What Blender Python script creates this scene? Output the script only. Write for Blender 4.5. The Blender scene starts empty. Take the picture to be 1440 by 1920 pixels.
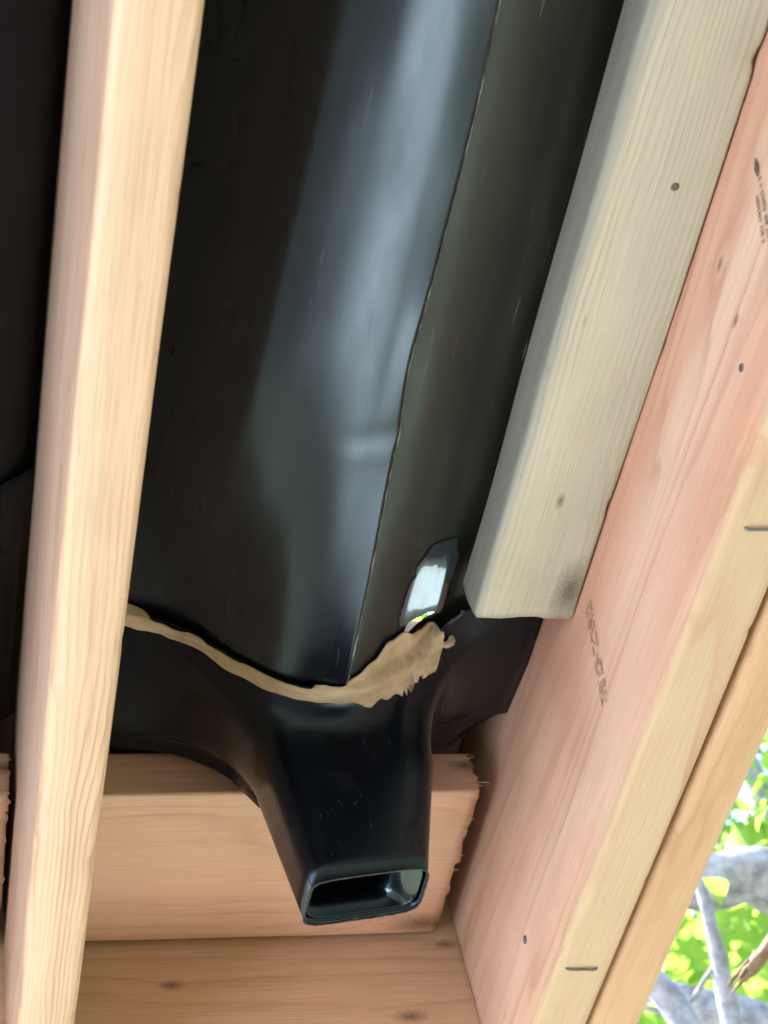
import bpy, bmesh, math, random
from mathutils import Vector, Matrix, noise

sc = bpy.context.scene
col = sc.collection
Z0 = 1.60                      # camera height; heights below are written relative to it

# ------------------------------------------------------------------ camera
cd = bpy.data.cameras.new("camera")
cam = bpy.data.objects.new("camera", cd); col.objects.link(cam)
right = Vector((0.9659, -0.1848, -0.1814)); down = Vector((0.0349, 0.7870, -0.6159)); fwd = Vector((0.2566, 0.5886, 0.7666))
cam.matrix_world = Matrix(((right.x, -down.x, -fwd.x, 0), (right.y, -down.y, -fwd.y, 0), (right.z, -down.z, -fwd.z, Z0), (0, 0, 0, 1)))
cd.sensor_fit = 'VERTICAL'; cd.sensor_height = 24; cd.sensor_width = 18; cd.lens = 40
cd.clip_start = 0.02; cd.clip_end = 2000
cd.dof.use_dof = True; cd.dof.focus_distance = 1.12; cd.dof.aperture_fstop = 9.5
sc.camera = cam

# ------------------------------------------------------------------ sky, sun, exposure
SUN_EL, SUN_AZ = math.radians(60), math.radians(-60)      # azimuth clockwise from +Y
w = bpy.data.worlds.new("World"); sc.world = w; w.use_nodes = True
nt = w.node_tree
bg = nt.nodes["Background"]
sky = nt.nodes.new("ShaderNodeTexSky"); sky.sky_type = 'NISHITA'; sky.sun_disc = False
sky.sun_elevation = SUN_EL; sky.sun_rotation = SUN_AZ
nt.links.new(sky.outputs[0], bg.inputs[0]); bg.inputs[1].default_value = 0.13
sd = bpy.data.lights.new("sun", 'SUN'); sd.energy = 4.5; sd.angle = math.radians(0.6); sd.color = (1, 0.95, 0.87)
sun = bpy.data.objects.new("sun", sd); col.objects.link(sun)
sdir = Vector((math.sin(SUN_AZ) * math.cos(SUN_EL), math.cos(SUN_AZ) * math.cos(SUN_EL), math.sin(SUN_EL)))
sun.rotation_euler = sdir.to_track_quat('Z', 'Y').to_euler(); sun.location = (3, -2, 8)
sc.view_settings.view_transform = 'Standard'; sc.view_settings.look = 'None'
sc.view_settings.exposure = 2.9
sc.cycles.max_bounces = 6; sc.cycles.diffuse_bounces = 3; sc.cycles.glossy_bounces = 3; sc.view_settings.gamma = 1

# ------------------------------------------------------------------ helpers
def tag(o, label=None, cat=None, group=None, kind=None):
    if label: o["label"] = label
    if cat: o["category"] = cat
    if group: o["group"] = group
    if kind: o["kind"] = kind
    return o
def add(name, verts, faces, mat, parent=None, loc=(0, 0, 0), rz=0.0, smooth=True):
    me = bpy.data.meshes.new(name); me.from_pydata(verts, [], faces); me.update()
    bm = bmesh.new(); bm.from_mesh(me); bmesh.ops.recalc_face_normals(bm, faces=bm.faces); bm.to_mesh(me); bm.free()
    if smooth: me.shade_smooth()
    me.materials.append(mat)
    o = bpy.data.objects.new(name, me); col.objects.link(o)
    o.location = loc; o.rotation_euler = (0, 0, rz); o.parent = parent
    return o
def empty(name, loc=(0, 0, 0)):
    o = bpy.data.objects.new(name, None); col.objects.link(o); o.location = loc; o.empty_display_size = 0.05
    return o
def nz(x, y=0.0, z=0.0): return noise.noise(Vector((x, y, z)))
def tube(pts, radii, n=8, close=True, wob=0.0, seed=0.0):
    V, F = [], []
    pts = [Vector(p) for p in pts]
    ref = Vector((0.31, 0.17, 0.93)).normalized()
    for i, p in enumerate(pts):
        d = (pts[min(i + 1, len(pts) - 1)] - pts[max(i - 1, 0)]).normalized()
        a = d.cross(ref).normalized(); b = d.cross(a)
        for k in range(n):
            t = 2 * math.pi * k / n
            r = radii[i] * (1 + wob * nz(math.cos(t) * 1.5 + seed, math.sin(t) * 1.5, i * 0.35))
            V.append(p + a * (r * math.cos(t)) + b * (r * math.sin(t)))
    for i in range(len(pts) - 1):
        for k in range(n):
            F.append((i * n + k, i * n + (k + 1) % n, (i + 1) * n + (k + 1) % n, (i + 1) * n + k))
    if close:
        F.append(tuple(range(n))[::-1]); F.append(tuple((len(pts) - 1) * n + k for k in range(n)))
    return V, F
def smooth_path(pts, m=6):
    pts = [Vector(p) for p in pts]; out = []
    for i in range(len(pts) - 1):
        p0, p1, p2, p3 = pts[max(i - 1, 0)], pts[i], pts[i + 1], pts[min(i + 2, len(pts) - 1)]
        for k in range(m):
            t = k / m
            out.append(0.5 * ((2 * p1) + (p2 - p0) * t + (2 * p0 - 5 * p1 + 4 * p2 - p3) * t * t + (3 * p1 - p0 - 3 * p2 + p3) * t ** 3))
    out.append(pts[-1]); return out
def sstep(a, b, x):
    t = min(1, max(0, (x - a) / (b - a))); return t * t * (3 - 2 * t)

# ------------------------------------------------------------------ materials
class NB:
    def __init__(s, name):
        s.m = bpy.data.materials.new(name); s.m.use_nodes = True; s.t = s.m.node_tree
        s.p = s.t.nodes["Principled BSDF"]; s.out = s.t.nodes["Material Output"]
    def n(s, typ, **kw):
        o = s.t.nodes.new(typ)
        for k, v in kw.items(): setattr(o, k, v)
        return o
    def set(s, sock, v):
        if hasattr(v, "links") or isinstance(v, bpy.types.NodeSocket): s.t.links.new(v, sock)
        else: sock.default_value = v
    def math(s, op, a, b=0.0, c=0.0, clamp=False):
        o = s.n("ShaderNodeMath", operation=op, use_clamp=clamp)
        s.set(o.inputs[0], a); s.set(o.inputs[1], b); s.set(o.inputs[2], c); return o.outputs[0]
    def vmath(s, op, a, b=(0, 0, 0)):
        o = s.n("ShaderNodeVectorMath", operation=op); s.set(o.inputs[0], a); s.set(o.inputs[1], b)
        return o.outputs["Value"] if op in ('LENGTH', 'DISTANCE', 'DOT_PRODUCT') else o.outputs[0]
    def noise(s, vec, scale, detail=3, rough=0.55):
        o = s.n("ShaderNodeTexNoise"); s.set(o.inputs["Vector"], vec); o.inputs["Scale"].default_value = scale
        o.inputs["Detail"].default_value = detail; o.inputs["Roughness"].default_value = rough
        return o.outputs["Fac"]
    def mix(s, f, a, b, blend='MIX'):
        o = s.n("ShaderNodeMix", data_type='RGBA', blend_type=blend)
        s.set(o.inputs[0], f); s.set(o.inputs[6], a if not isinstance(a, tuple) else (*a[:3], 1)); s.set(o.inputs[7], b if not isinstance(b, tuple) else (*b[:3], 1))
        return o.outputs[2]
    def ramp(s, f, stops):
        o = s.n("ShaderNodeValToRGB"); s.set(o.inputs[0], f); e = o.color_ramp.elements
        while len(e) < len(stops): e.new(0.5)
        for el, (pos, v) in zip(e, stops):
            el.position = pos; el.color = (v, v, v, 1) if not isinstance(v, tuple) else (*v, 1)
        return o.outputs[0]
    def obj(s): return s.n("ShaderNodeTexCoord").outputs["Object"]
    def bump(s, h, strength, dist):
        o = s.n("ShaderNodeBump"); o.inputs["Strength"].default_value = strength; o.inputs["Distance"].default_value = dist
        s.set(o.inputs["Height"], h); s.t.links.new(o.outputs[0], s.p.inputs["Normal"])

def wood(name, light, dark, tint, pith, freq=230, ringmix=0.5, tintamt=0.6, knots=(), seed=0.0, rough=0.62, stripe=0.0, stripecol=(0.6, 0.6, 0.45), stripex=(0, 1), spots=0.25, warpamt=0.05, sap=None, fibre=0.2):
    """grain runs along local Y; pith = (x, z) of the heart axis"""
    b = NB(name); co = b.obj()
    sh = b.vmath('ADD', co, (seed, seed * 1.7, seed * 0.6))
    stretched = b.vmath('MULTIPLY', sh, (1.0, 0.10, 1.0))
    warp = b.noise(stretched, 16, 2)
    warp2 = b.noise(b.vmath('MULTIPLY', sh, (1, 0.35, 1)), 45, 2)
    xz = b.vmath('MULTIPLY', b.vmath('SUBTRACT', co, (pith[0], 0, pith[1])), (1, 0, 1))
    r = b.vmath('LENGTH', xz)
    r = b.math('ADD', r, b.math('MULTIPLY', b.math('SUBTRACT', warp, 0.5), warpamt))
    r = b.math('ADD', r, b.math('MULTIPLY', b.math('SUBTRACT', warp2, 0.5), 0.006))
    kmask = None; kring = None
    for (kx, ky, kz, kr) in knots:
        d = b.vmath('LENGTH', b.vmath('MULTIPLY', b.vmath('SUBTRACT', co, (kx, ky, kz)), (1, 0.45, 1)))
        d = b.math('ADD', d, b.math('MULTIPLY', b.math('SUBTRACT', b.noise(co, 420, 2), 0.5), kr * 0.9))
        fall = b.math('POWER', 2.718, b.math('MULTIPLY', b.math('MULTIPLY', d, d), -1.0 / (3.2 * kr) ** 2))
        r = b.math('ADD', r, b.math('MULTIPLY', fall, kr * 0.9))
        mk = b.math('SUBTRACT', 1.0, b.math('SMOOTHSTEP', d, kr * 0.45, kr * 1.05)) if False else b.ramp(b.math('DIVIDE', d, kr * 2), [(0.08, 1.0), (0.30, 0.55), (0.66, 0.0)])
        kmask = mk if kmask is None else b.math('MAXIMUM', kmask, mk)
    fr = b.math('FRACT', b.math('MULTIPLY', r, freq))
    ring = b.ramp(fr, [(0.0, 0.12), (0.35, 0.0), (0.72, 0.45), (0.90, 1.0), (1.0, 0.12)])
    vary = b.noise(b.vmath('MULTIPLY', sh, (1, 0.12, 1)), 30, 2)
    ring = b.math('MULTIPLY', ring, b.math('MULTIPLY', b.ramp(vary, [(0.32, 0.08), (0.68, 1.0)]), ringmix))
    tone = b.ramp(b.noise(b.vmath('MULTIPLY', sh, (1, 0.13, 1)), 13, 3), [(0.36, 0.0), (0.64, 1.0)])
    c = b.mix(b.math('MULTIPLY', tone, tintamt), light, tint)
    if sap:
        sz = b.n("ShaderNodeSeparateXYZ"); b.set(sz.inputs[0], co)
        zz = b.math('ADD', sz.outputs[2], b.math('MULTIPLY', b.math('SUBTRACT', b.noise(stretched, 25, 2), 0.5), 0.012))
        c = b.mix(b.ramp(b.math('DIVIDE', zz, 0.02), [(0.12, 0.9), (0.38, 0.0)]), c, sap)
    c = b.mix(ring, c, dark)
    fib = b.noise(b.vmath('MULTIPLY', sh, (1, 0.025, 1)), 600, 2)
    c = b.mix(b.math('MULTIPLY', b.ramp(fib, [(0.36, 1.0), (0.58, 0.0)]), fibre), c, dark)
    if stripe:
        sx = b.n("ShaderNodeSeparateXYZ"); b.set(sx.inputs[0], co)
        xs = b.math('ADD', sx.outputs[0], b.math('MULTIPLY', b.math('SUBTRACT', b.noise(stretched, 9, 2), 0.5), 0.02))
        f = b.ramp(b.math('DIVIDE', b.math('SUBTRACT', xs, stripex[0]), stripex[1] - stripex[0]), [(0.0, 0.0), (0.25, 1.0), (0.6, 1.0), (1.0, 0.0)])
        c = b.mix(b.math('MULTIPLY', f, stripe), c, stripecol)
    # small dark flecks, handling dirt
    fl = b.ramp(b.noise(b.vmath('MULTIPLY', sh, (1, 0.22, 1)), 150, 2, 0.5), [(0.70, 0.0), (0.80, 1.0)])
    c = b.mix(b.math('MULTIPLY', fl, spots), c, tuple(v * 0.45 for v in dark))
    dirt = b.ramp(b.noise(sh, 5, 3, 0.65), [(0.45, 0.0), (0.75, 1.0)])
    c = b.mix(b.math('MULTIPLY', dirt, 0.22), c, tuple(v * 0.7 for v in dark))
    if kmask is not None:
        c = b.mix(b.math('MULTIPLY', kmask, 0.85), c, tuple(v * 0.36 for v in dark))
    b.set(b.p.inputs["Base Color"], c); b.p.inputs["Roughness"].default_value = rough
    b.p.inputs["Specular IOR Level"].default_value = 0.35
    saw = b.noise(b.vmath('MULTIPLY', sh, (0.25, 1.0, 0.25)), 420, 2)
    h = b.math('ADD', b.math('MULTIPLY', fib, 0.7), b.math('MULTIPLY', saw, 0.25))
    b.bump(h, 0.5, 0.0009)
    return b.m

def black_sheet(name, base, rough, dust, seed, spec=0.5, scale=1.0, marks=0.13, tint=(0.62, 0.83, 1.0)):
    b = NB(name); co = b.vmath('ADD', b.obj(), (seed, seed, seed))
    d1 = b.noise(b.vmath('MULTIPLY', co, (1.0, 0.35, 1.0)), 22 * scale, 3, 0.6)
    rot = b.n("ShaderNodeMapping"); b.set(rot.inputs[0], co); rot.inputs["Rotation"].default_value = (0.3, 0.2, 0.9); rot.inputs["Scale"].default_value = (1, 0.07, 0.4)
    scr = b.ramp(b.noise(rot.outputs[0], 260, 2, 0.5), [(0.66, 0.0), (0.73, 1.0)])
    patch = b.ramp(b.noise(co, 9, 2), [(0.48, 0.0), (0.66, 1.0)])
    scr = b.math('MULTIPLY', scr, patch)
    spk = b.ramp(b.noise(co, 330, 1, 0.4), [(0.76, 0.0), (0.80, 1.0)])
    spk = b.math('MULTIPLY', spk, b.ramp(b.noise(co, 14, 2), [(0.5, 0.0), (0.65, 1.0)]))
    dusty = b.ramp(d1, [(0.42, 0.0), (0.72, 1.0)])
    c = b.mix(b.math('MULTIPLY', dusty, dust), base, (0.10, 0.085, 0.075))
    c = b.mix(b.math('MULTIPLY', b.math('MAXIMUM', scr, b.math('MULTIPLY', spk, 0.8)), marks), c, (0.22, 0.22, 0.22))
    b.set(b.p.inputs["Base Color"], c)
    b.set(b.p.inputs["Roughness"], b.math('ADD', b.math('MULTIPLY', dusty, 0.12), b.math('ADD', rough, b.math('MULTIPLY', scr, 0.15))))
    b.p.inputs["Specular IOR Level"].default_value = spec; b.p.inputs["Specular Tint"].default_value = (*tint, 1)
    b.bump(d1, 0.04, 0.004)
    return b.m

def simple(name, c, rough=0.5, metal=0.0, var=0.25, scale=60, bump=0.2):
    b = NB(name); co = b.obj(); f = b.noise(co, scale, 4, 0.6)
    b.set(b.p.inputs["Base Color"], b.mix(b.ramp(f, [(0.3, 0.0), (0.7, 1.0)]), tuple(v * (1 - var) for v in c), tuple(min(1, v * (1 + var)) for v in c)))
    b.p.inputs["Roughness"].default_value = rough; b.p.inputs["Metallic"].default_value = metal
    b.bump(f, bump, 0.002); return b.m

def leaf_mat(name, c1, c2):
    b = NB(name); co = b.obj(); oi = b.n("ShaderNodeObjectInfo")
    f = b.noise(b.vmath('ADD', co, b.n("ShaderNodeNewGeometry").outputs["Position"]), 3.5, 2)
    f = b.math('ADD', f, b.math('MULTIPLY', b.math('SUBTRACT', oi.outputs["Random"], 0.5), 0.5))
    c = b.mix(b.ramp(f, [(0.3, 0.0), (0.7, 1.0)]), c1, c2)
    b.set(b.p.inputs["Base Color"], c); b.p.inputs["Roughness"].default_value = 0.5
    tr = b.n("ShaderNodeBsdfTranslucent"); b.set(tr.inputs[0], b.mix(0.5, c, (0.42, 0.60, 0.07)))
    mx = b.n("ShaderNodeMixShader"); mx.inputs[0].default_value = 0.65
    b.t.links.new(b.p.outputs[0], mx.inputs[1]); b.t.links.new(tr.outputs[0], mx.inputs[2]); b.t.links.new(mx.outputs[0], b.out.inputs[0])
    return b.m

M_left = wood("fir_cream", (0.54, 0.38, 0.29), (0.42, 0.26, 0.15), (0.50, 0.33, 0.25), (0.20, 0.03), 230, 1.3, 0.6, seed=1.3,
              stripe=0.4, stripecol=(0.66, 0.58, 0.40), stripex=(0.001, 0.020), spots=0.35, sap=(0.66, 0.455, 0.29), fibre=0.34)
M_right = wood("fir_salmon", (0.69, 0.48, 0.35), (0.42, 0.21, 0.12), (0.61, 0.335, 0.225), (0.09, 0.19), 60, 0.7, 1.0, seed=4.1, warpamt=0.10,
               knots=((0, 2.0488, 0.069, 0.0026), (0, 2.035, 0.109, 0.0026), (0, 2.114, 0.145, 0.004)), spots=0.3, sap=(0.48, 0.365, 0.215))
M_ply = wood("fir_amber", (0.55, 0.36, 0.20), (0.34, 0.18, 0.08), (0.50, 0.30, 0.17), (0.02, 0.06), 120, 0.55, 0.6, seed=7.7)
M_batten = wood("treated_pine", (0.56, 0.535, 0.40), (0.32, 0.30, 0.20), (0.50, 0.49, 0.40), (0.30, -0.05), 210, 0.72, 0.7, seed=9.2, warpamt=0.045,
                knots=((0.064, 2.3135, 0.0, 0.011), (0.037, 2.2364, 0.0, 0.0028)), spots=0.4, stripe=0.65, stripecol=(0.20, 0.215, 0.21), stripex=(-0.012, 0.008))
M_block = wood("fir_blocking", (0.68, 0.45, 0.30), (0.42, 0.23, 0.125), (0.68, 0.39, 0.26), (0.08, -0.1), 120, 0.5, 0.7, seed=12.4,
               knots=((0.157, 0.016, 0.0, 0.013), (0.0, 0.008, 0.0276, 0.006)))
M_rim = wood("fir_rim", (0.68, 0.46, 0.295), (0.40, 0.235, 0.12), (0.66, 0.39, 0.245), (0.15, 0.02), 80, 0.6, 0.6, seed=15.8,
             knots=((0.0, 0.288, 0.123, 0.0045), (0.0, 0.100, 0.085, 0.006), (0.0, 0.056, 0.155, 0.004)))
M_deck = wood("decking", (0.34, 0.26, 0.18), (0.20, 0.14, 0.09), (0.30, 0.24, 0.18), (0.07, -0.05), 150, 0.5, 0.6, seed=20.1)
M_trough = black_sheet("black_membrane", (0.0010, 0.0018, 0.0045), 0.25, 0.0, 0.0, 0.85)
M_side = black_sheet("black_membrane_side", (0.013, 0.0135, 0.0105), 0.46, 0.12, 3.0, 0.5, marks=0.8, tint=(0.72, 0.92, 0.80))
M_gloss = black_sheet("glare_black_plastic", (0.004, 0.006, 0.009), 0.20, 0.0, 8.0, 1.0, marks=0.3, tint=(0.50, 0.86, 1.0))  # glare put into tint and gloss, for the flap and spout corner
M_gloss.node_tree.nodes["Principled BSDF"].inputs["Coat Weight"].default_value = 1.0
M_left_bay = black_sheet("black_membrane_dull", (0.004, 0.004, 0.0055), 0.42, 0.05, 5.0, 0.4)
M_funnel = black_sheet("black_plastic", (0.002, 0.0025, 0.0045), 0.2, 0.0, 6.0, 0.45, marks=0.05)
M_lip = simple("scuffed_plastic", (0.014, 0.014, 0.016), 0.4, 0, 0.9, 130, 0.5)
M_edge = simple("frayed_edge", (0.17, 0.165, 0.15), 0.5, 0, 0.8, 90, 0.5)
M_steel = simple("galvanised_steel", (0.16, 0.155, 0.15), 0.55, 0.6)
M_ink = simple("stamp_ink", (0.11, 0.08, 0.065), 0.8, 0, 0.5, 900)
M_bark = simple("pale_bark", (0.23, 0.225, 0.245), 0.85, 0, 0.5, 34, 1.0)
M_dry = simple("dry_wood", (0.17, 0.105, 0.05), 0.8, 0, 0.4, 60, 0.8)
M_leaf = leaf_mat("sunlit_leaf", (0.15, 0.30, 0.05), (0.24, 0.38, 0.075))
M_bounce = simple("pale_concrete", (0.50, 0.54, 0.60), 0.9, 0, 0.15, 5, 0.3)
M_stone = simple("pale_stone", (0.76, 0.75, 0.73), 0.9, 0, 0.1, 5, 0.3)
M_soil = simple("dark_soil", (0.040, 0.034, 0.028), 0.95, 0, 0.4, 20, 0.8)
M_lawn = simple("lawn", (0.07, 0.075, 0.045), 0.95, 0, 0.4, 8, 0.6)

b = NB("butyl_tape"); co = b.obj()
f1 = b.noise(b.vmath('MULTIPLY', co, (0.6, 1.6, 1.0)), 45, 5, 0.65); f2 = b.noise(co, 160, 3)
c = b.mix(b.ramp(f1, [(0.35, 0.0), (0.65, 1.0)]), (0.36, 0.27, 0.155), (0.50, 0.385, 0.235))
c = b.mix(b.math('MULTIPLY', b.ramp(f2, [(0.64, 0.0), (0.76, 1.0)]), 0.25), c, (0.10, 0.07, 0.04))
b.set(b.p.inputs["Base Color"], c); b.p.inputs["Roughness"].default_value = 0.7
b.bump(b.math('ADD', f1, b.math('MULTIPLY', f2, 0.4)), 0.5, 0.003); M_tape = b.m

# ------------------------------------------------------------------ setting
def slab(name, x0, x1, y0, y1, z, mat, parent=None):
    o = add(name, [(x0, y0, z), (x1, y0, z), (x1, y1, z), (x0, y1, z)], [(0, 1, 2, 3)], mat, parent, smooth=False)
    return o
tag(slab("ground", -300, 300, -300, 300, 0, M_lawn), kind="structure")
tag(slab("bounce_slab_left", -9, -2.2, -8, 6, 0.012, M_bounce), kind="structure")  # added, out of view: pale slab bouncing sunlight in from the left
tag(slab("sheen_slab", 0.66, 1.95, 1.0, 2.2, 0.012, M_stone), kind="structure")  # added, out of view: bright slab mirrored as the sheen on the trough
tag(slab("added_dark_bed", -2.15, 0.62, -3.0, 2.5, 0.016, M_soil), kind="structure")  # added, out of view: dark ground keeping bounce off rim and blocking

def lumber(name, w, l, h, mat, loc, rz=0.0, parent=None, r=0.004, seg=0.02, seed=0.0, warp=0.0008, rough0=0.0, rough1=0.0, nicks=0, nx=7):
    """board: local x 0..w, y 0..l (grain), z 0..h, rounded edges; rough0/rough1 = torn saw cut at the ends"""
    nseg = max(2, int(l / seg)); prof = []
    k = 4
    for (cx, cz, a0) in ((r, r, math.pi), (w - r, r, 1.5 * math.pi), (w - r, h - r, 0), (r, h - r, 0.5 * math.pi)):
        for i in range(k + 1):
            a = a0 + i / k * math.pi / 2
            prof.append((cx + r * math.cos(a), cz + r * math.sin(a)))
        # extra points along the flat so the torn end can be irregular
        idx = len(prof)
        nxt = {0: (w - r, 0), 1: (w, h - r), 2: (r, h), 3: (0, r)}[(idx - 5) // (5 + nx) if False else [(r, r), (w - r, r), (w - r, h - r), (r, h - r)].index((cx, cz))]
        p0 = prof[-1]
        for i in range(1, nx + 1):
            t = i / (nx + 1); prof.append((p0[0] + (nxt[0] - p0[0]) * t, p0[1] + (nxt[1] - p0[1]) * t))
    n = len(prof); V, F = [], []
    rnd = random.Random(int(seed * 100) + 5)
    NK = [(rnd.uniform(l * 0.6, l), rnd.choice((0.0, w)), 0.0, rnd.uniform(0.002, 0.006), rnd.uniform(0.0008, 0.0022)) for _ in range(nicks)]
    for j in range(nseg + 1):
        y = l * j / nseg
        for (x, z) in prof:
            dx = warp * nz(y * 6 + seed, x * 30, z * 30) * 2 + warp * nz(y * 1.2 + seed * 2)
            dz = warp * nz(y * 5 + seed + 9, x * 30, z * 30) * 2
            yy = y
            if j == 0 and rough0: yy += rough0 * (abs(nz(x * 260, z * 260, seed)) * 2 + rnd.random() * 0.9)
            if j == nseg and rough1: yy -= rough1 * (abs(nz(x * 260, z * 260, seed + 3)) * 2 + rnd.random() * 0.9)
            for (ny, nxx, nzz, nr, nd) in NK:
                if abs(y - ny) < nr * 2.2:
                    q = math.exp(-((y - ny) / nr) ** 2 - ((x - nxx) / 0.005) ** 2 - ((z - nzz) / 0.005) ** 2)
                    dx += nd * q * (1 if nxx < w / 2 else -1); dz += nd * q
            V.append((x + dx, yy, z + dz))
    for j in range(nseg):
        for i in range(n):
            F.append((j * n + i, j * n + (i + 1) % n, (j + 1) * n + (i + 1) % n, (j + 1) * n + i))
    F.append(tuple(range(n))[::-1]); F.append(tuple(nseg * n + i for i in range(n)))
    o = add(name, V, F, mat, parent, loc, rz)
    return o

JB = Z0 + 0.706            # underside of the joists
JH = 0.265
YA, YR = -1.6, 1.113       # joist start, face of the rim board
LJ = YR - YA - 0.002
left = lumber("joist", 0.0385, LJ, JH, M_left, (0.0675, YA, JB), r=0.0055, seed=1.0, warp=0.00035, seg=0.006, nicks=12)
tag(left, "cream wood joist between the two black drainage troughs", "joist")
rj = lumber("joist", 0.0440, LJ, JH, M_right, (0.4387, YA, JB), r=0.005, seed=2.0, warp=0.0004, seg=0.006, nicks=16)
tag(rj, "salmon pink wood joist with ink stamps and a treated batten on its side", "joist")
ply = lumber("joist", 0.0405, LJ + 0.04, JH, M_ply, (0.4865, YA, JB + 0.003), r=0.0065, seed=3.0, warp=0.0005, seg=0.006, nicks=14)
tag(ply, "amber wood outer joist doubled against the stamped joist, facing the trees", "joist")
far = lumber("joist", 0.0385, LJ, JH, M_left, (-0.3045, YA, JB), r=0.0055, seed=4.0)
tag(far, "wood joist on the other side of the neighbouring drainage bay", "joist")
far2 = lumber("joist", 0.0385, LJ, JH, M_left, (-0.6765, YA, JB), r=0.0055, seed=5.0)
tag(far2, "wood joist two bays over from the stamped joist", "joist")
rim = lumber("rim_board", 0.038, 1.53, JH, M_rim, (-0.80 + 1.285, YR, JB), rz=math.radians(90), r=0.004, seed=6.0)
rim.location = (0.4835, YR, JB); rim.rotation_euler = (0, 0, math.radians(90))
tag(rim, "wood rim board closing the ends of the joists below the spout", "board")

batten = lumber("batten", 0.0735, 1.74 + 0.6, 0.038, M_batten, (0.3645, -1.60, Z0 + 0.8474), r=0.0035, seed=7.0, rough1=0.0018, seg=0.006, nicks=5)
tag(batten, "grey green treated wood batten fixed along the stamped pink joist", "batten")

# blocking boards lying flat behind the spouts, grain along X
blk = lumber("blocking_board", 0.170, 0.310, 0.043, M_block, (0.4215, 0.9365, Z0 + 0.868), rz=math.radians(90), r=0.003, seed=8.0, rough0=0.0038, seg=0.01, nx=34)
tag(blk, "wood blocking board with torn saw cut end behind the black spout", "board")
blk2 = lumber("blocking_board", 0.170, 0.330, 0.043, M_block, (0.0645, 0.9365, Z0 + 0.868), rz=math.radians(90), r=0.003, seed=9.0, rough0=0.0038, seg=0.01, nx=34)
tag(blk2, "orange wood blocking board with rough end in the neighbouring bay", "board")

# deck floor on top of the joists
deck = empty("deck_floor", (0, 0, JB + JH)); tag(deck, kind="structure")
y = 0.826 - 18 * 0.1384; i = 0; GAPI = 17         # one board is missing near the funnel
while y < 1.16:
    wdt = 0.138
    gap = 0.0004 if i != GAPI else 0.060
    o = lumber("deck_board", wdt, 1.40, 0.036, M_deck, (0.56, y, 0.003), rz=math.radians(90), parent=deck, r=0.0012, seg=0.1, seed=30 + i)
    if i == GAPI:
        lumber("deck_board", 0.0595, 1.198, 0.036, M_deck, (0.358, y + wdt + 0.0002, 0.003), rz=math.radians(90), parent=deck, r=0.0012, seg=0.1, seed=70)
        lumber("deck_board", 0.0595, 0.163, 0.036, M_deck, (0.56, y + wdt + 0.0002, 0.003), rz=math.radians(90), parent=deck, r=0.0012, seg=0.1, seed=71)
    y += wdt + gap
    i += 1

# posts that carry the deck (outside the picture)
def post(x, y, label):
    o = lumber("deck_post", 0.14, JB - 0.014, 0.14, M_ply, (0, 0, 0), seed=40 + x, seg=0.3)
    o.rotation_euler = (math.radians(90), 0, 0); o.location = (x, y, 0.013)
    return tag(o, label, "post")
post(-0.75, 1.00, "square wood post under the far joist beside the rim board")
post(-0.75, -1.40, "square wood post under the rear end of the far joist")
post(0.40, -1.40, "square wood post under the rear end of the stamped joist")

# ------------------------------------------------------------------ drainage troughs
def spl(pts, x):
    for i in range(len(pts) - 1):
        if x <= pts[i + 1][0] or i == len(pts) - 2:
            p0 = pts[max(i - 1, 0)]; p1 = pts[i]; p2 = pts[i + 1]; p3 = pts[min(i + 2, len(pts) - 1)]
            t = (x - p1[0]) / (p2[0] - p1[0])
            m1 = (p2[1] - p0[1]) / (p2[0] - p0[0]); m2 = (p3[1] - p1[1]) / (p3[0] - p1[0]); h = p2[0] - p1[0]
            return (2 * t**3 - 3 * t**2 + 1) * p1[1] + (t**3 - 2 * t**2 + t) * h * m1 + (-2 * t**3 + 3 * t**2) * p2[1] + (t**3 - t**2) * h * m2
BODY = [(0.107, 0.966), (0.125, 0.950), (0.145, 0.924), (0.162, 0.897), (0.175, 0.867), (0.186, 0.8508), (0.197, 0.8460), (0.220, 0.8428), (0.242, 0.8420), (0.262, 0.8434), (0.284, 0.8490)]
END = [(0.107, 0.932), (0.125, 0.921), (0.145, 0.914), (0.171, 0.903), (0.205, 0.870), (0.235, 0.8455), (0.262, 0.8375), (0.284, 0.8345)]
def main_z(x, y):
    k = sstep(0.52, 0.80, y)
    sh = max(-0.008, min(0.012, 0.010 - 0.055 * (y - 0.31))) * (1 - sstep(0.205, 0.255, x)) * sstep(0.107, 0.14, x)
    z = spl(BODY, x - sh) * (1 - k) + spl(END, x) * k
    z += 0.004 * (0.8 - y) * 1.0
    # pinch at the seam, soft ripples
    d = (y - 0.588 - (0.28 - x) * 0.10)
    z += 0.0004 * math.exp(-(d / 0.009) ** 2) * sstep(0.20, 0.285, x) - 0.0002 * math.exp(-((d - 0.013) / 0.008) ** 2) * sstep(0.21, 0.285, x)
    z += 0.0010 * nz(x * 9, y * 5, 2.0) + 0.0004 * nz(x * 30, y * 12, 7.0)
    # the free edge lifts away a little where it is not stuck down
    e = sstep(0.262, 0.284, x)
    z -= e * (0.0008 + 0.0022 * math.exp(-((y - 0.535) / 0.045) ** 2) + 0.0005 * nz(y * 13, 4.0))
    return z
def grid(name, fx, nx, ys, fz, mat, parent, thick=0.0016, keep=None):
    V, F = [], []
    for j, y in enumerate(ys):
        for i in range(nx + 1):
            x = fx(i / nx, y); V.append((x, y, Z0 + fz(x, y)))
    for j in range(len(ys) - 1):
        for i in range(nx):
            a = j * (nx + 1) + i
            if keep and not keep((V[a][0] + V[a + 1][0]) / 2, (ys[j] + ys[j + 1]) / 2): continue
            F.append((a, a + 1, a + nx + 2, a + nx + 1))
    o = add(name, V, F, mat, parent)
    m = o.modifiers.new("thickness", 'SOLIDIFY'); m.thickness = thick; m.offset = 0
    return o
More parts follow.
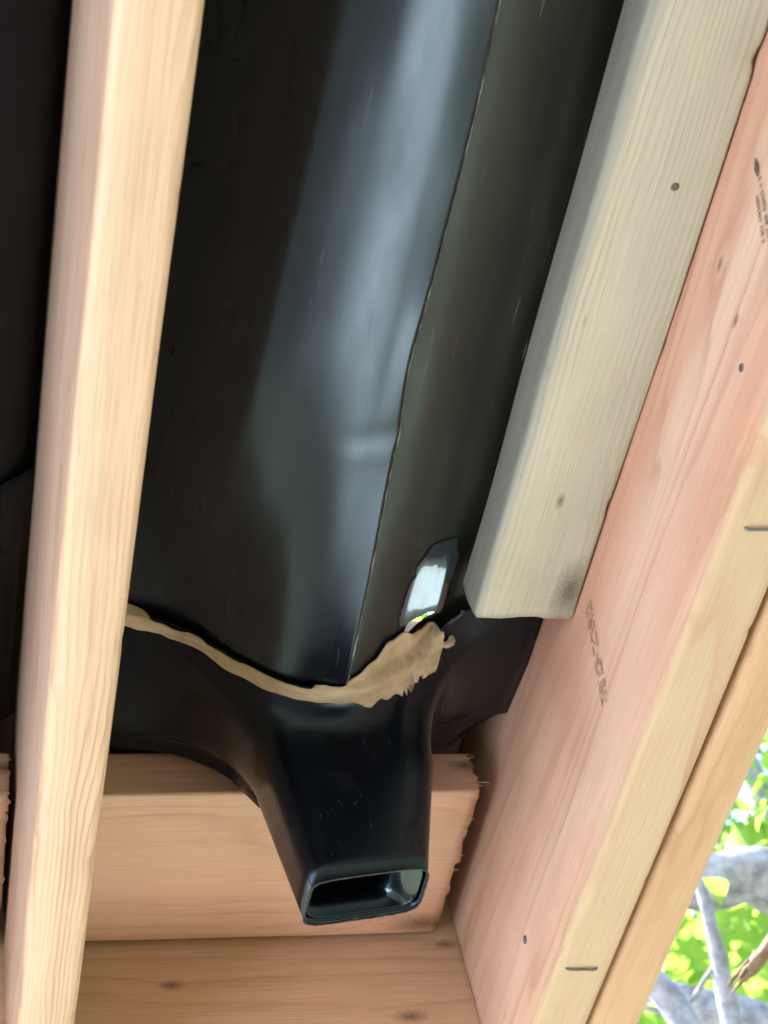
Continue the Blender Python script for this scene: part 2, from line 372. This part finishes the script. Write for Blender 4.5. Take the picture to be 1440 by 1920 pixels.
def edge_x(y): return 0.2815 + 0.0030 * nz(y * 7, 1.0) - 0.0045 * math.exp(-((y - 0.535) / 0.045) ** 2) + 0.0014 * math.exp(-((y - 0.588) / 0.008) ** 2)
tr = empty("drainage_trough", (0.27, -0.4, Z0 + 0.84))
tag(tr, "black rubber trough with pale sheen hung beside the treated batten", "drain trough")
def under(o, p):
    o.parent = p; o.matrix_parent_inverse = Matrix.Translation(-p.location); return o
ys = [-1.5 + 0.02 * i for i in range(90)]; ys = [y for y in ys if y < 0.28] + [0.28 + 0.0052 * i for i in range(101)]
o = grid("trough_sheet", lambda t, y: 0.107 + (edge_x(y) - 0.107) * t, 70, ys, main_z, M_trough, None); under(o, tr)
SIDE = [(0.262, 0.857), (0.280, 0.8525), (0.300, 0.8555), (0.325, 0.869), (0.345, 0.882), (0.366, 0.889), (0.40, 0.889), (0.437, 0.893)]
def side_z(x, y):
    z = spl(SIDE, x) + 0.004 * (0.8 - y)
    z += 0.0016 * nz(x * 20, y * 7, 11.0) + 0.0008 * nz(x * 40, y * 22, 3.0)
    k = sstep(0.63, 0.80, y)
    z += k * (0.012 * sstep(0.30, 0.36, x) - 0.012 * sstep(0.315, 0.28, x))
    wt = math.exp(-((x - 0.338) / 0.021) ** 4 - ((y - 0.738) / 0.034) ** 4)
    z = z * (1 - wt) + wt * (0.8735 - 0.150 * (y - 0.738) + 1.6 * (x - 0.338) ** 2 + 0.0012 * nz(x * 60, y * 25, 5.0))
    return z
def hole(x, y):
    u = (x - 0.3395 + 0.25 * (y - 0.770)) / 0.0125; v = (y - 0.770) / 0.0150
    return u * u + v * v > 1.0 + 0.5 * nz(x * 90, y * 90)
ys2 = [y for y in ys if y < 0.5] + [0.5 + 0.003 * i for i in range(84)] + [0.752 + 0.0008 * i for i in range(61)]
o = grid("side_sheet", lambda t, y: 0.262 + 0.175 * t, 210, ys2, side_z, M_side, None, keep=hole); under(o, tr)

ed = [(edge_x(y) + 0.0004 * nz(y * 160, 3.0), y, Z0 + main_z(edge_x(y), y) - 0.0003) for y in ys if y > -0.2]
V, F = tube(ed, [0.0005 + 0.0007 * max(0, nz(y_[1] * 40, 8.0)) + 0.0003 * nz(y_[1] * 200, 2.0) for y_ in ed], 6)
under(add("sheet_edge", V, F, M_edge, None), tr)
def flap_z(x, y):
    return side_z(x, y) - 0.0022 + 0.00035 * nz(x * 150, y * 18, 9.0)
V, F = [], []; NX_, NY_ = 40, 60
for j in range(NY_ + 1):
    for i in range(NX_ + 1):
        y = 0.700 + 0.084 * j / NY_
        wd = 0.0175 * math.sqrt(max(0.0, 1 - abs((y - 0.744) / 0.046) ** 3)) + 0.0040 * nz(y * 75, 2.0) + 0.0015 * nz(y * 260, 5.0)
        x = 0.3385 - 0.10 * (y - 0.744) + wd * (2 * i / NX_ - 1); V.append((x, y, Z0 + flap_z(x, y)))
for j in range(NY_):
    for i in range(NX_):
        a = j * (NX_ + 1) + i; q = (a, a + 1, a + NX_ + 2, a + NX_ + 1)
        cx = sum(V[k][0] for k in q) / 4; cy = sum(V[k][1] for k in q) / 4
        if hole(cx, cy): F.append(q)
o = add("torn_flap", V, F, M_gloss, None); under(o, tr)
# neighbouring bay
BAYL = [(-0.264, 0.945), (-0.22, 0.89), (-0.16, 0.855), (-0.10, 0.845), (-0.04, 0.862), (0.02, 0.905), (0.05, 0.935), (0.067, 0.962)]
tl = empty("drainage_trough", (-0.1, -0.4, Z0 + 0.85))
tag(tl, "plain black rubber trough in the bay beyond the cream joist", "drain trough")
o = grid("trough_sheet", lambda t, y: -0.264 + 0.3305 * t, 40, [-1.5 + 0.0445 * i for i in range(51)],
         lambda x, y: spl(BAYL, x) + 0.002 * nz(x * 9, y * 6, 20.0), M_left_bay, None); under(o, tl)

# ------------------------------------------------------------------ funnel with spout
def funnel(dx, prof, label, xl, xr, yf, yb, back=None):
    """loft: spout outlet -> throat -> flange lying under the trough end"""
    n = 160
    def sq(t):
        q = (t * 4) % 4; k = int(q); u = 2 * (q - k) - 1
        return ((1, u), (-u, 1), (-1, -u), (u, -1))[k]
    def rrect(cx, cy, hx, hy, r, t):
        a, c_ = sq(t); d = (abs(a) ** r + abs(c_) ** r) ** (1 / r)
        return (cx + hx * a / d, cy + hy * c_ / d)
    rings = []
    def bot(x): return 0.6945 + (x - 0.245) * 0.14
    R = []
    for k in range(8):      # spout, from the outlet up
        s = k / 7
        cx = 0.2825 + 0.004 * s; cy = 0.853 + 0.001 * s; hx = 0.0410 + 0.0190 * s; hy = 0.0222 + 0.009 * s
        ring = []
        for i in range(n):
            x, y_ = rrect(cx, cy, hx, hy, 5.5, i / n)
            z = (bot(x) + (0.800 - bot(x)) * s)
            ring.append((x, y_, z))
        R.append(ring)
    cxt, cyt = 0.2925, 0.849
    top = R[-1]
    outer = []
    for i in range(n):
        a, c_ = sq(i / n)
        x = (xl + xr) / 2 + (xr - xl) / 2 * a; y_ = (yf + yb) / 2 + (yb - yf) / 2 * c_
        if c_ < 0 and back: y_ += 0.028 * c_ * sstep(0.348, 0.376, x)
        if c_ > 0 and back: y_ -= 0.042 * c_ * sstep(0.385, 0.438, x)
        outer.append((x, y_))
    m = 16
    for k in range(1, m + 1):
        s = k / m; ring = []
        for i in range(n):
            x0, y0, z0 = top[i]; x1, y1 = outer[i]
            h = s ** 1.7                      # horizontal travel starts slowly: fillet
            x = x0 + (x1 - x0) * h; y_ = y0 + (y1 - y0) * h
            zf = spl(prof, x) - 0.004
            if back: kk = sstep(yf + 0.01, yb - 0.02, y_); zf = zf * (1 - kk) + (spl(back, x)) * kk
            v = 1 - (1 - s) ** 2.6
            ring.append((x, y_, z0 + (zf - z0) * v))
        R.append(ring)
    V = [(x + dx, y_, Z0 + z) for ring in R for (x, y_, z) in ring]
    F = []
    for j in range(len(R) - 1):
        for i in range(n):
            F.append((j * n + i, j * n + (i + 1) % n, (j + 1) * n + (i + 1) % n, (j + 1) * n + i))
    e = empty("downspout_funnel", (0.2805 + dx, 0.853, Z0 + 0.70)); tag(e, label, "drain funnel")
    ns = 7 * n
    o = add("funnel_body", V, F, M_funnel, None); under(o, e)
    md = o.modifiers.new("thickness", 'SOLIDIFY'); md.thickness = 0.0016; md.offset = 1
    # inner insert of the outlet: a thin liner set back inside the mouth
    V2, F2 = [], []
    for k, dz in enumerate((0.003, 0.021, 0.05)):
        for i in range(n):
            x, y_ = rrect(0.2825, 0.853, 0.0382, 0.0196, 5.5, i / n)
            if k: x -= 0.020 * max(0, (x - 0.2825) / 0.0375)
            V2.append((x + dx, y_, Z0 + bot(x) + dz))
    for k in range(2):
        for i in range(n): F2.append((k * n + i, k * n + (i + 1) % n, (k + 1) * n + (i + 1) % n, (k + 1) * n + i))
    o2 = add("outlet_liner", V2, F2, M_funnel, None); under(o2, e)
    o2.data.materials.append(M_gloss)  # glare finish put on the right wall only, for its glint
    for p_ in o2.data.polygons:
        if p_.center.x - dx > 0.304: p_.material_index = 1
    md = o2.modifiers.new("thickness", 'SOLIDIFY'); md.thickness = 0.0012; md.offset = 0
    lip = []
    for i in range(n + 1):
        x, y_ = rrect(0.2825, 0.853, 0.0411, 0.0224, 5.5, (i % n) / n)
        lip.append((x + dx + 0.0003 * nz(i * 0.3), y_ + 0.0003 * nz(i * 0.3, 4.0), Z0 + bot(x) - 0.0006 + 0.0003 * nz(i * 0.5, 9.0)))
    LV, LF = tube(lip, [0.0007 + 0.0003 * nz(i * 0.4, 2.0) for i in range(n + 1)], 6, False)
    under(add("outlet_lip", LV, LF, M_lip, None), e)
    return e
FP = [(0.106, 0.926), (0.125, 0.917), (0.145, 0.909), (0.171, 0.899), (0.205, 0.870), (0.235, 0.8455), (0.262, 0.8365), (0.295, 0.8395), (0.325, 0.859), (0.36, 0.889), (0.40, 0.894), (0.438, 0.896)]
FPB = [(0.106, 0.913), (0.137, 0.905), (0.165, 0.902), (0.19, 0.895), (0.222, 0.873), (0.240, 0.845), (0.262, 0.828), (0.30, 0.835), (0.33, 0.860), (0.36, 0.884), (0.383, 0.897), (0.4225, 0.903), (0.438, 0.903)]
funnel(0.0, FP, "black plastic drain funnel with open spout below the tan tape", 0.108, 0.4375, 0.795, 0.926, FPB)
FP2 = [(0.106, 0.93), (0.145, 0.90), (0.205, 0.868), (0.262, 0.840), (0.325, 0.862), (0.36, 0.882), (0.40, 0.915), (0.438, 0.95)]
funnel(-0.372, FP2, "black plastic drain funnel in the neighbouring bay", 0.1085, 0.4385, 0.70, 0.930)

# ------------------------------------------------------------------ butyl tape along the seam
path = [  # x, z, y, half width
    (0.118, 0.926, 0.797, 0.0095), (0.139, 0.915, 0.798, 0.0070), (0.160, 0.908, 0.800, 0.0040), (0.180, 0.896, 0.800, 0.0042), (0.205, 0.870, 0.800, 0.0052), (0.235, 0.840, 0.800, 0.0050),
    (0.262, 0.8305, 0.799, 0.0054), (0.285, 0.833, 0.798, 0.0085), (0.303, 0.844, 0.794, 0.015), (0.320, 0.860, 0.792, 0.020), (0.336, 0.874, 0.796, 0.020), (0.350, 0.884, 0.796, 0.016), (0.360, 0.889, 0.791, 0.007)]
P3 = smooth_path([(p[0], p[2], p[1]) for p in path], 10)
W3 = smooth_path([(p[3], 0, 0) for p in path], 10)
from mathutils.bvhtree import BVHTree
bpy.context.view_layer.update()
dg = bpy.context.evaluated_depsgraph_get(); bv, bp = [], []
for ob in list(sc.objects):
    if ob.type == 'MESH' and ob.name.split(".")[0] in ("trough_sheet", "side_sheet", "funnel_body"):
        ev = ob.evaluated_get(dg); me = ev.to_mesh(); s0 = len(bv)
        bv += [ev.matrix_world @ v.co for v in me.vertices]; bp += [tuple(i + s0 for i in p.vertices) for p in me.polygons]; ev.to_mesh_clear()
bvh = BVHTree.FromPolygons(bv, bp)
def below(x, y, ref):
    h = bvh.ray_cast(Vector((x, y, Z0 + 0.55)), Vector((0, 0, 1)), 0.5)
    z = h[0].z - Z0 if h[0] is not None else ref
    return min(z, ref + 0.006) if z > ref - 0.02 else ref - 0.004
V, F = [], []; nc = 17; n0 = len(P3)
for i, p in enumerate(P3):
    d = (P3[min(i + 1, n0 - 1)] - P3[max(i - 1, 0)]).normalized()
    ax = Vector((0, 1, 0)); nrm = d.cross(ax).normalized()
    if nrm.z > 0: nrm = -nrm
    hw = W3[i].x * (1 + 0.30 * nz(i * 0.16, 3.0)); sh = 0.0018 * nz(i * 0.11, 8.0)
    for k in range(nc):
        u = -1 + 2 * k / (nc - 1)
        e1 = 0.20 * nz(i * 0.22, 5.0 if u < 0 else 9.0)
        yy = p.y + u * hw * (1 + e1) + sh
        h = 0.0018 * max(0, 1 - abs(u) ** 3.5) + 0.0011 * nz(i * 0.22, u * 2.2, 1.0) + 0.0004 * nz(i * 0.3, u * 4.0, 4.0) - 0.0026 * math.exp(-((u - 0.9 * nz(i * 0.07, 6.0)) / 0.13) ** 2) * max(0, 0.5 + nz(i * 0.09, 12.0))
        q = Vector((p.x, yy, below(p.x, yy, p.z) - 0.0004)) + nrm * max(h, 0.0003)
        V.append(q)
zs = [v.z for v in V]                       # relax the lay so that it bridges small steps
for it in range(9):
    zz = zs[:]
    for i in range(n0):
        for k in range(nc):
            nb = [zs[i * nc + kk] for kk in (k - 1, k + 1) if 0 <= kk < nc] + [zs[ii * nc + k] for ii in (i - 1, i + 1) if 0 <= ii < n0]
            zz[i * nc + k] = min(zs[i * nc + k] + 0.0004, 0.4 * zs[i * nc + k] + 0.6 * sum(nb) / len(nb))
    zs = zz
for v, z in zip(V, zs):
    hit = [bvh.ray_cast(Vector((v.x + ox, v.y + oy, Z0 + 0.55)), Vector((0, 0, 1)), 0.5)[0] for ox, oy in ((0, 0), (0.0012, 0), (-0.0012, 0), (0, 0.0012), (0, -0.0012))]
    hz = [h_.z - Z0 for h_ in hit if h_ is not None and v.z - 0.012 < h_.z - Z0]
    v.z = min([z] + [q_ - 0.0011 for q_ in hz])
for i in range(n0 - 1):
    for k in range(nc - 1):
        F.append((i * nc + k, i * nc + k + 1, (i + 1) * nc + k + 1, (i + 1) * nc + k))
tape = empty("butyl_tape", (0.262, 0.80, Z0 + 0.83))
tag(tape, "wavy tan butyl tape sealing the black trough to the spout funnel", "sealing tape")
V = [(v.x, v.y, Z0 + v.z) for v in V]
o = add("tape_strip", V, F, M_tape, None); under(o, tape)
md = o.modifiers.new("thickness", 'SOLIDIFY'); md.thickness = 0.0012; md.offset = -1
cur = []
for i in range(22):
    a = i / 21 * 2 * math.pi * 0.8; rr = 0.0050 * (1 - 0.35 * i / 21)
    cur.append((0.3635 + rr * math.sin(a) * 1.0, 0.7925 + 0.003 * i / 21, Z0 + 0.8835 - rr * (1 - math.cos(a)) + 0.004))
V, F = tube(cur, [0.0034 - 0.00006 * i for i in range(22)], 8, True, 0.3, 2.0)
o = add("curled_end", V, F, M_tape, None); under(o, tape)

# ------------------------------------------------------------------ nails, staples, ink stamps (parts of their boards)
def part(name, V, F, mat, parent):
    o = add(name, V, F, mat, None); o.parent = parent
    o.matrix_parent_inverse = (Matrix.Translation(parent.location) @ parent.rotation_euler.to_matrix().to_4x4()).inverted(); return o
def nail_head(parent, p, axis, r=0.0032):
    V, F = [], []
    ax = Vector(axis); u = ax.orthogonal().normalized(); v = ax.cross(u)
    p = Vector(p)
    for (rr, h) in ((r, -0.002), (r, 0.0006), (r * 0.8, 0.0010), (r * 0.3, 0.0007)):
        for k in range(12):
            t = 2 * math.pi * k / 12; V.append(p + u * (rr * math.cos(t)) + v * (rr * math.sin(t)) + ax * h)
    for j in range(3):
        for k in range(12): F.append((j * 12 + k, j * 12 + (k + 1) % 12, (j + 1) * 12 + (k + 1) % 12, (j + 1) * 12 + k))
    F.append(tuple(36 + k for k in range(12)))
    return part("nail", V, F, M_steel, parent)
nail_head(rj, (0.4387, 0.4648, Z0 + 0.7506), (-1, 0, 0), 0.0026)
nail_head(rj, (0.4387, 0.9787, Z0 + 0.7586), (-1, 0, 0), 0.0034)
nail_head(batten, (0.4117, 0.4043, Z0 + 0.8474), (0, 0, -1), 0.0026)
def staple(parent, a, b_, r=0.0009):
    a, b_ = Vector(a), Vector(b_)
    up = Vector((0, 0, 0.006)); dn = Vector((0, 0, -0.0009))
    V, F = tube(smooth_path([a + up, a + dn, (a + b_) / 2 + dn * 1.6, b_ + dn, b_ + up], 5), [r] * 21, 8)
    return part("staple", V, F, M_steel, parent)
staple(rj, (0.4515, 0.5442, JB), (0.4700, 0.5436, JB))
staple(rj, (0.4475, 0.9440, JB), (0.4700, 0.9452, JB))

def stamp(parent, y0, z0, y1, z1, rows, width, seed, diamond=False):
    """rows of small worn ink strokes printed on the joist face (plane x = const)"""
    rnd = random.Random(seed); V, F = [], []
    p0 = Vector((0, y0, z0)); d = Vector((0, y1 - y0, z1 - z0)); L = d.length; d.normalize(); n_ = Vector((0, -d.z, d.y))
    X = 0.4387 - 0.0011
    def quad(c, u, v, hu, hv):
        s = len(V)
        for (a, b2) in ((-1, -1), (1, -1), (1, 1), (-1, 1)):
            q = c + u * (a * hu * (0.85 + 0.3 * rnd.random())) + v * (b2 * hv * (0.85 + 0.3 * rnd.random())); V.append((X, q.y, q.z))
        F.append((s, s + 1, s + 2, s + 3))
    for r_ in range(rows):
        off = (r_ - (rows - 1) / 2) * width / max(1, rows)
        t = rnd.random() * 0.004 + (0.006 if diamond and r_ > 0 else 0)
        hgt = width / rows * 0.30
        while t < L:
            if rnd.random() < 0.82:
                c = p0 + d * t + n_ * (off + 0.0003 * (rnd.random() - 0.5))
                kind = rnd.random()
                quad(c, d, n_, 0.0003, hgt)
                if kind < 0.5: quad(c + d * 0.0006 + n_ * hgt * (1 if kind < 0.25 else -1) * 0.9, d, n_, 0.0005, 0.0002)
                if kind > 0.35: quad(c + d * 0.0012, d, n_, 0.0002, hgt * (0.5 + 0.5 * rnd.random()))
                if kind > 0.7: quad(c + d * 0.0006, d, n_, 0.0005, 0.0002)
            t += 0.0021 if rnd.random() < 0.85 else 0.0045
    if diamond:
        c = p0 + d * -0.005 + n_ * (-width * 0.1); s = len(V)
        for (a, b2) in ((-1, 0), (0, -1), (1, 0), (0, 1)):
            q = c + d * (a * 0.0068) + n_ * (b2 * 0.0026); V.append((X, q.y, q.z))
        F.append((s, s + 1, s + 2, s + 3))
    return part("grade_stamp", V, F, M_ink, parent)
stamp(rj, 0.712, Z0 + 0.8337, 0.742, Z0 + 0.7650, 3, 0.013, 3)
stamp(rj, 0.374, Z0 + 0.806, 0.397, Z0 + 0.7687, 2, 0.012, 8, True)

# splinters at the torn end of the blocking board
rnd = random.Random(4)
for k in range(20):
    front = k < 11
    z = Z0 + (0.872 + 0.038 * rnd.random() if front else 0.8686); yv = 0.9372 if front else 0.938 + 0.13 * rnd.random()
    L = rnd.uniform(0.004, 0.0085) if k != 3 else 0.015
    a = Vector((0.4125, yv, z)); dy = rnd.uniform(-0.0015, 0.0008); dz = rnd.uniform(-0.0018, 0.0012)
    V, F = tube([a, a + Vector((L * 0.6 + 0.003, dy * 0.4, dz * 0.4)), a + Vector((L + 0.003, dy, dz))], [0.0006, 0.0004, 0.0001], 5)
    part("splinter", V, F, M_block, blk)

# ------------------------------------------------------------------ tree outside
def leaf_mesh(name, L, W):
    V, F = [], []
    rows = 6
    for i in range(rows + 1):
        t = i / rows; wv = W * math.sin(math.pi * min(1, t ** 0.8)) * (1 - 0.25 * t) + 0.0005
        zc = -0.10 * L * (t - 0.4) ** 2 * 4
        V += [(-wv, L * t, zc + wv * 0.35), (0, L * t, zc), (wv, L * t, zc + wv * 0.35)]
    for i in range(rows):
        for k in range(2):
            a = i * 3 + k; F.append((a, a + 1, a + 4, a + 3))
    me = bpy.data.meshes.new(name); me.from_pydata(V, [], F); me.shade_smooth(); me.materials.append(M_leaf); return me
tree = empty("tree", (2.6, 3.9, 0)); tag(tree, "leafy green tree with pale grey limbs beyond the deck", "tree")
TO = Vector((0, 0, Z0))
def branch(name, pts, radii, mat=None, n=12, wob=0.25, seed=0.0):
    P = smooth_path([Vector(p) + TO for p in pts], 6)
    Rr = [v.x for v in smooth_path([(r, 0, 0) for r in radii], 6)]
    V, F = tube(P, Rr, n, True, wob, seed)
    return under(add(name, V, F, mat or M_bark, None), tree)
branch("trunk", [(2.6, 3.9, -1.6), (2.63, 3.85, -0.6), (2.6, 3.7, 0.4), (2.5, 3.5, 1.4), (2.45, 3.5, 2.6), (2.5, 3.6, 4.0)], [0.16, 0.13, 0.12, 0.11, 0.08, 0.04], n=16)
branch("limb", [(2.53, 3.58, 1.2), (2.2, 3.0, 1.65), (1.85, 2.5, 1.86), (1.563, 2.326, 1.925), (1.437, 2.375, 1.963), (1.25, 2.45, 2.06), (0.9, 2.6, 2.25)], [0.09, 0.072, 0.06, 0.054, 0.05, 0.045, 0.02], seed=1)
branch("limb", [(2.6, 3.8, 0.2), (2.1, 3.1, 1.1), (1.7, 2.5, 1.5), (1.466, 2.348, 1.605), (1.354, 2.367, 1.674), (1.20, 2.40, 1.76), (0.95, 2.5, 1.9)], [0.08, 0.06, 0.045, 0.038, 0.034, 0.03, 0.012], seed=2)
branch("limb", [(1.70, 2.5, 1.50), (1.30, 2.15, 1.20), (1.11, 1.975, 1.28), (1.060, 1.933, 1.3786), (1.008, 1.914, 1.442), (0.93, 1.88, 1.55)], [0.03, 0.028, 0.024, 0.021, 0.018, 0.008], seed=3)
branch("branch", [(1.354, 2.367, 1.674), (1.311, 2.237, 1.508), (1.308, 2.21, 1.5506), (1.2964, 2.159, 1.6305), (1.2824, 2.110, 1.704), (1.262, 2.06, 1.78)][1:], [0.019, 0.017, 0.015, 0.010, 0.004], seed=4, n=8)
branch("branch", [(1.2997, 2.163, 1.6226), (1.275, 2.19, 1.605), (1.2554, 2.214, 1.588), (1.22, 2.25, 1.57)], [0.006, 0.005, 0.004, 0.002], seed=5, n=6)
# dry split stick hanging from the limb
st = [(2.2, 3.0, 1.65), (1.9, 2.2, 1.55), (1.3, 1.45, 1.30), (1.02, 1.31, 1.165), (0.949, 1.368, 1.1083), (0.9171, 1.4125, 1.0787), (0.8968, 1.4375, 1.0660), (0.885, 1.447, 1.0610)]
branch("dry_branch", st, [0.030, 0.022, 0.012, 0.009, 0.0085, 0.0085, 0.0080, 0.0045], M_dry, seed=6, wob=0.5)
rs = random.Random(21)
for k in range(11):
    a0 = Vector((0.905, 1.4275, 1.0705)) + Vector((rs.uniform(-1, 1), rs.uniform(-1, 1), rs.uniform(-1, 1))) * 0.0055
    b2 = Vector((0.8735, 1.457, 1.0555)) + Vector((rs.uniform(-1, 1), rs.uniform(-1, 1), rs.uniform(-1, 1))) * 0.0085
    b2 = a0 + (b2 - a0) * rs.uniform(0.6, 1.15)
    branch("splinter", [a0, (a0 + b2) / 2 + Vector((0, 0, rs.uniform(-0.001, 0.001))), b2], [0.0036, 0.0026, 0.0004], M_dry, n=6, seed=7 + k)

rnd = random.Random(11)
LM = [leaf_mesh("leaf", 0.085, 0.026), leaf_mesh("leaf", 0.11, 0.033), leaf_mesh("leaf", 0.07, 0.024)]
crown_V, crown_F = [], []
def leaf_matrix(p):
    m = Matrix.Rotation(rnd.uniform(0, 6.283), 4, 'Z') @ Matrix.Rotation(rnd.gauss(-0.45, 0.5), 4, 'X') @ Matrix.Rotation(rnd.gauss(0, 0.5), 4, 'Y')
    s = rnd.uniform(0.75, 1.25)
    return Matrix.Translation(p) @ m @ Matrix.Scale(s, 4)
C = Vector((2.3, 3.5, Z0 + 2.3))
cnt = 0; tries = 0
while cnt < 7000 and tries < 80000:
    tries += 1
    p = C + Vector((rnd.gauss(0, 0.9), rnd.gauss(0, 0.8), rnd.gauss(0, 0.75)))
    if cnt > 5600: p = Vector((1.55, 3.6, Z0 + 3.5)) + Vector((rnd.gauss(0, 0.3), rnd.gauss(0, 0.3), rnd.gauss(0, 0.3)))
    if nz(p.x * 1.6, p.y * 1.6, p.z * 1.6) < -0.12: continue
    if p.x < 0.75 or p.y < 1.75 or p.z < 1.5: continue
    m = leaf_matrix(p); me = LM[cnt % 3]; s = len(crown_V)
    for v in me.vertices: crown_V.append(m @ v.co)
    for f in me.polygons: crown_F.append(tuple(i + s for i in f.vertices))
    cnt += 1
crown = add("crown", crown_V, crown_F, M_leaf, None); under(crown, tree)
tree2 = empty("tree", (4.6, 7.2, 0)); tag(tree2, "dense light green tree standing further back behind the grey limbs", "tree")
V, F = tube(smooth_path([(4.6, 7.2, -0.1), (4.55, 7.15, 1.8), (4.5, 7.0, 3.6), (4.4, 6.9, 5.6)], 5), [0.17 - 0.008 * i for i in range(16)], 12, True, 0.2, 3.0)
under(add("trunk", V, F, M_bark, None), tree2)
cv, cf = [], []
for k in range(4200):
    p = Vector((4.35, 6.9, 6.0)) + Vector((rnd.gauss(0, 0.95), rnd.gauss(0, 0.6), rnd.gauss(0, 0.9)))
    m = leaf_matrix(p) @ Matrix.Scale(1.9, 4); me = LM[k % 3]; s0 = len(cv)
    for v in me.vertices: cv.append(m @ v.co)
    for f in me.polygons: cf.append(tuple(i + s0 for i in f.vertices))
under(add("crown", cv, cf, M_leaf, None), tree2)
# single leaves that can be told apart between the limbs
view = [(1.5786, 3.0171, 2.0988), (1.8521, 2.5257, 2.4882), (1.8144, 2.9329, 2.0263)]
for k in range(150):
    a, b2 = rnd.random(), rnd.random()
    if a + b2 > 1: a, b2 = 1 - a, 1 - b2
    q = [Vector(v) for v in view]
    p = q[0] + (q[1] - q[0]) * a + (q[2] - q[0]) * b2
    p = p * rnd.uniform(0.80, 1.12) + TO + Vector((rnd.gauss(0, 0.05), rnd.gauss(0, 0.05), rnd.gauss(0, 0.05)))
    lf = bpy.data.objects.new("leaf", LM[k % 3]); col.objects.link(lf)
    lf.matrix_world = leaf_matrix(p)
    lf.parent = crown; lf.matrix_parent_inverse = Matrix.Translation(-tree.location)
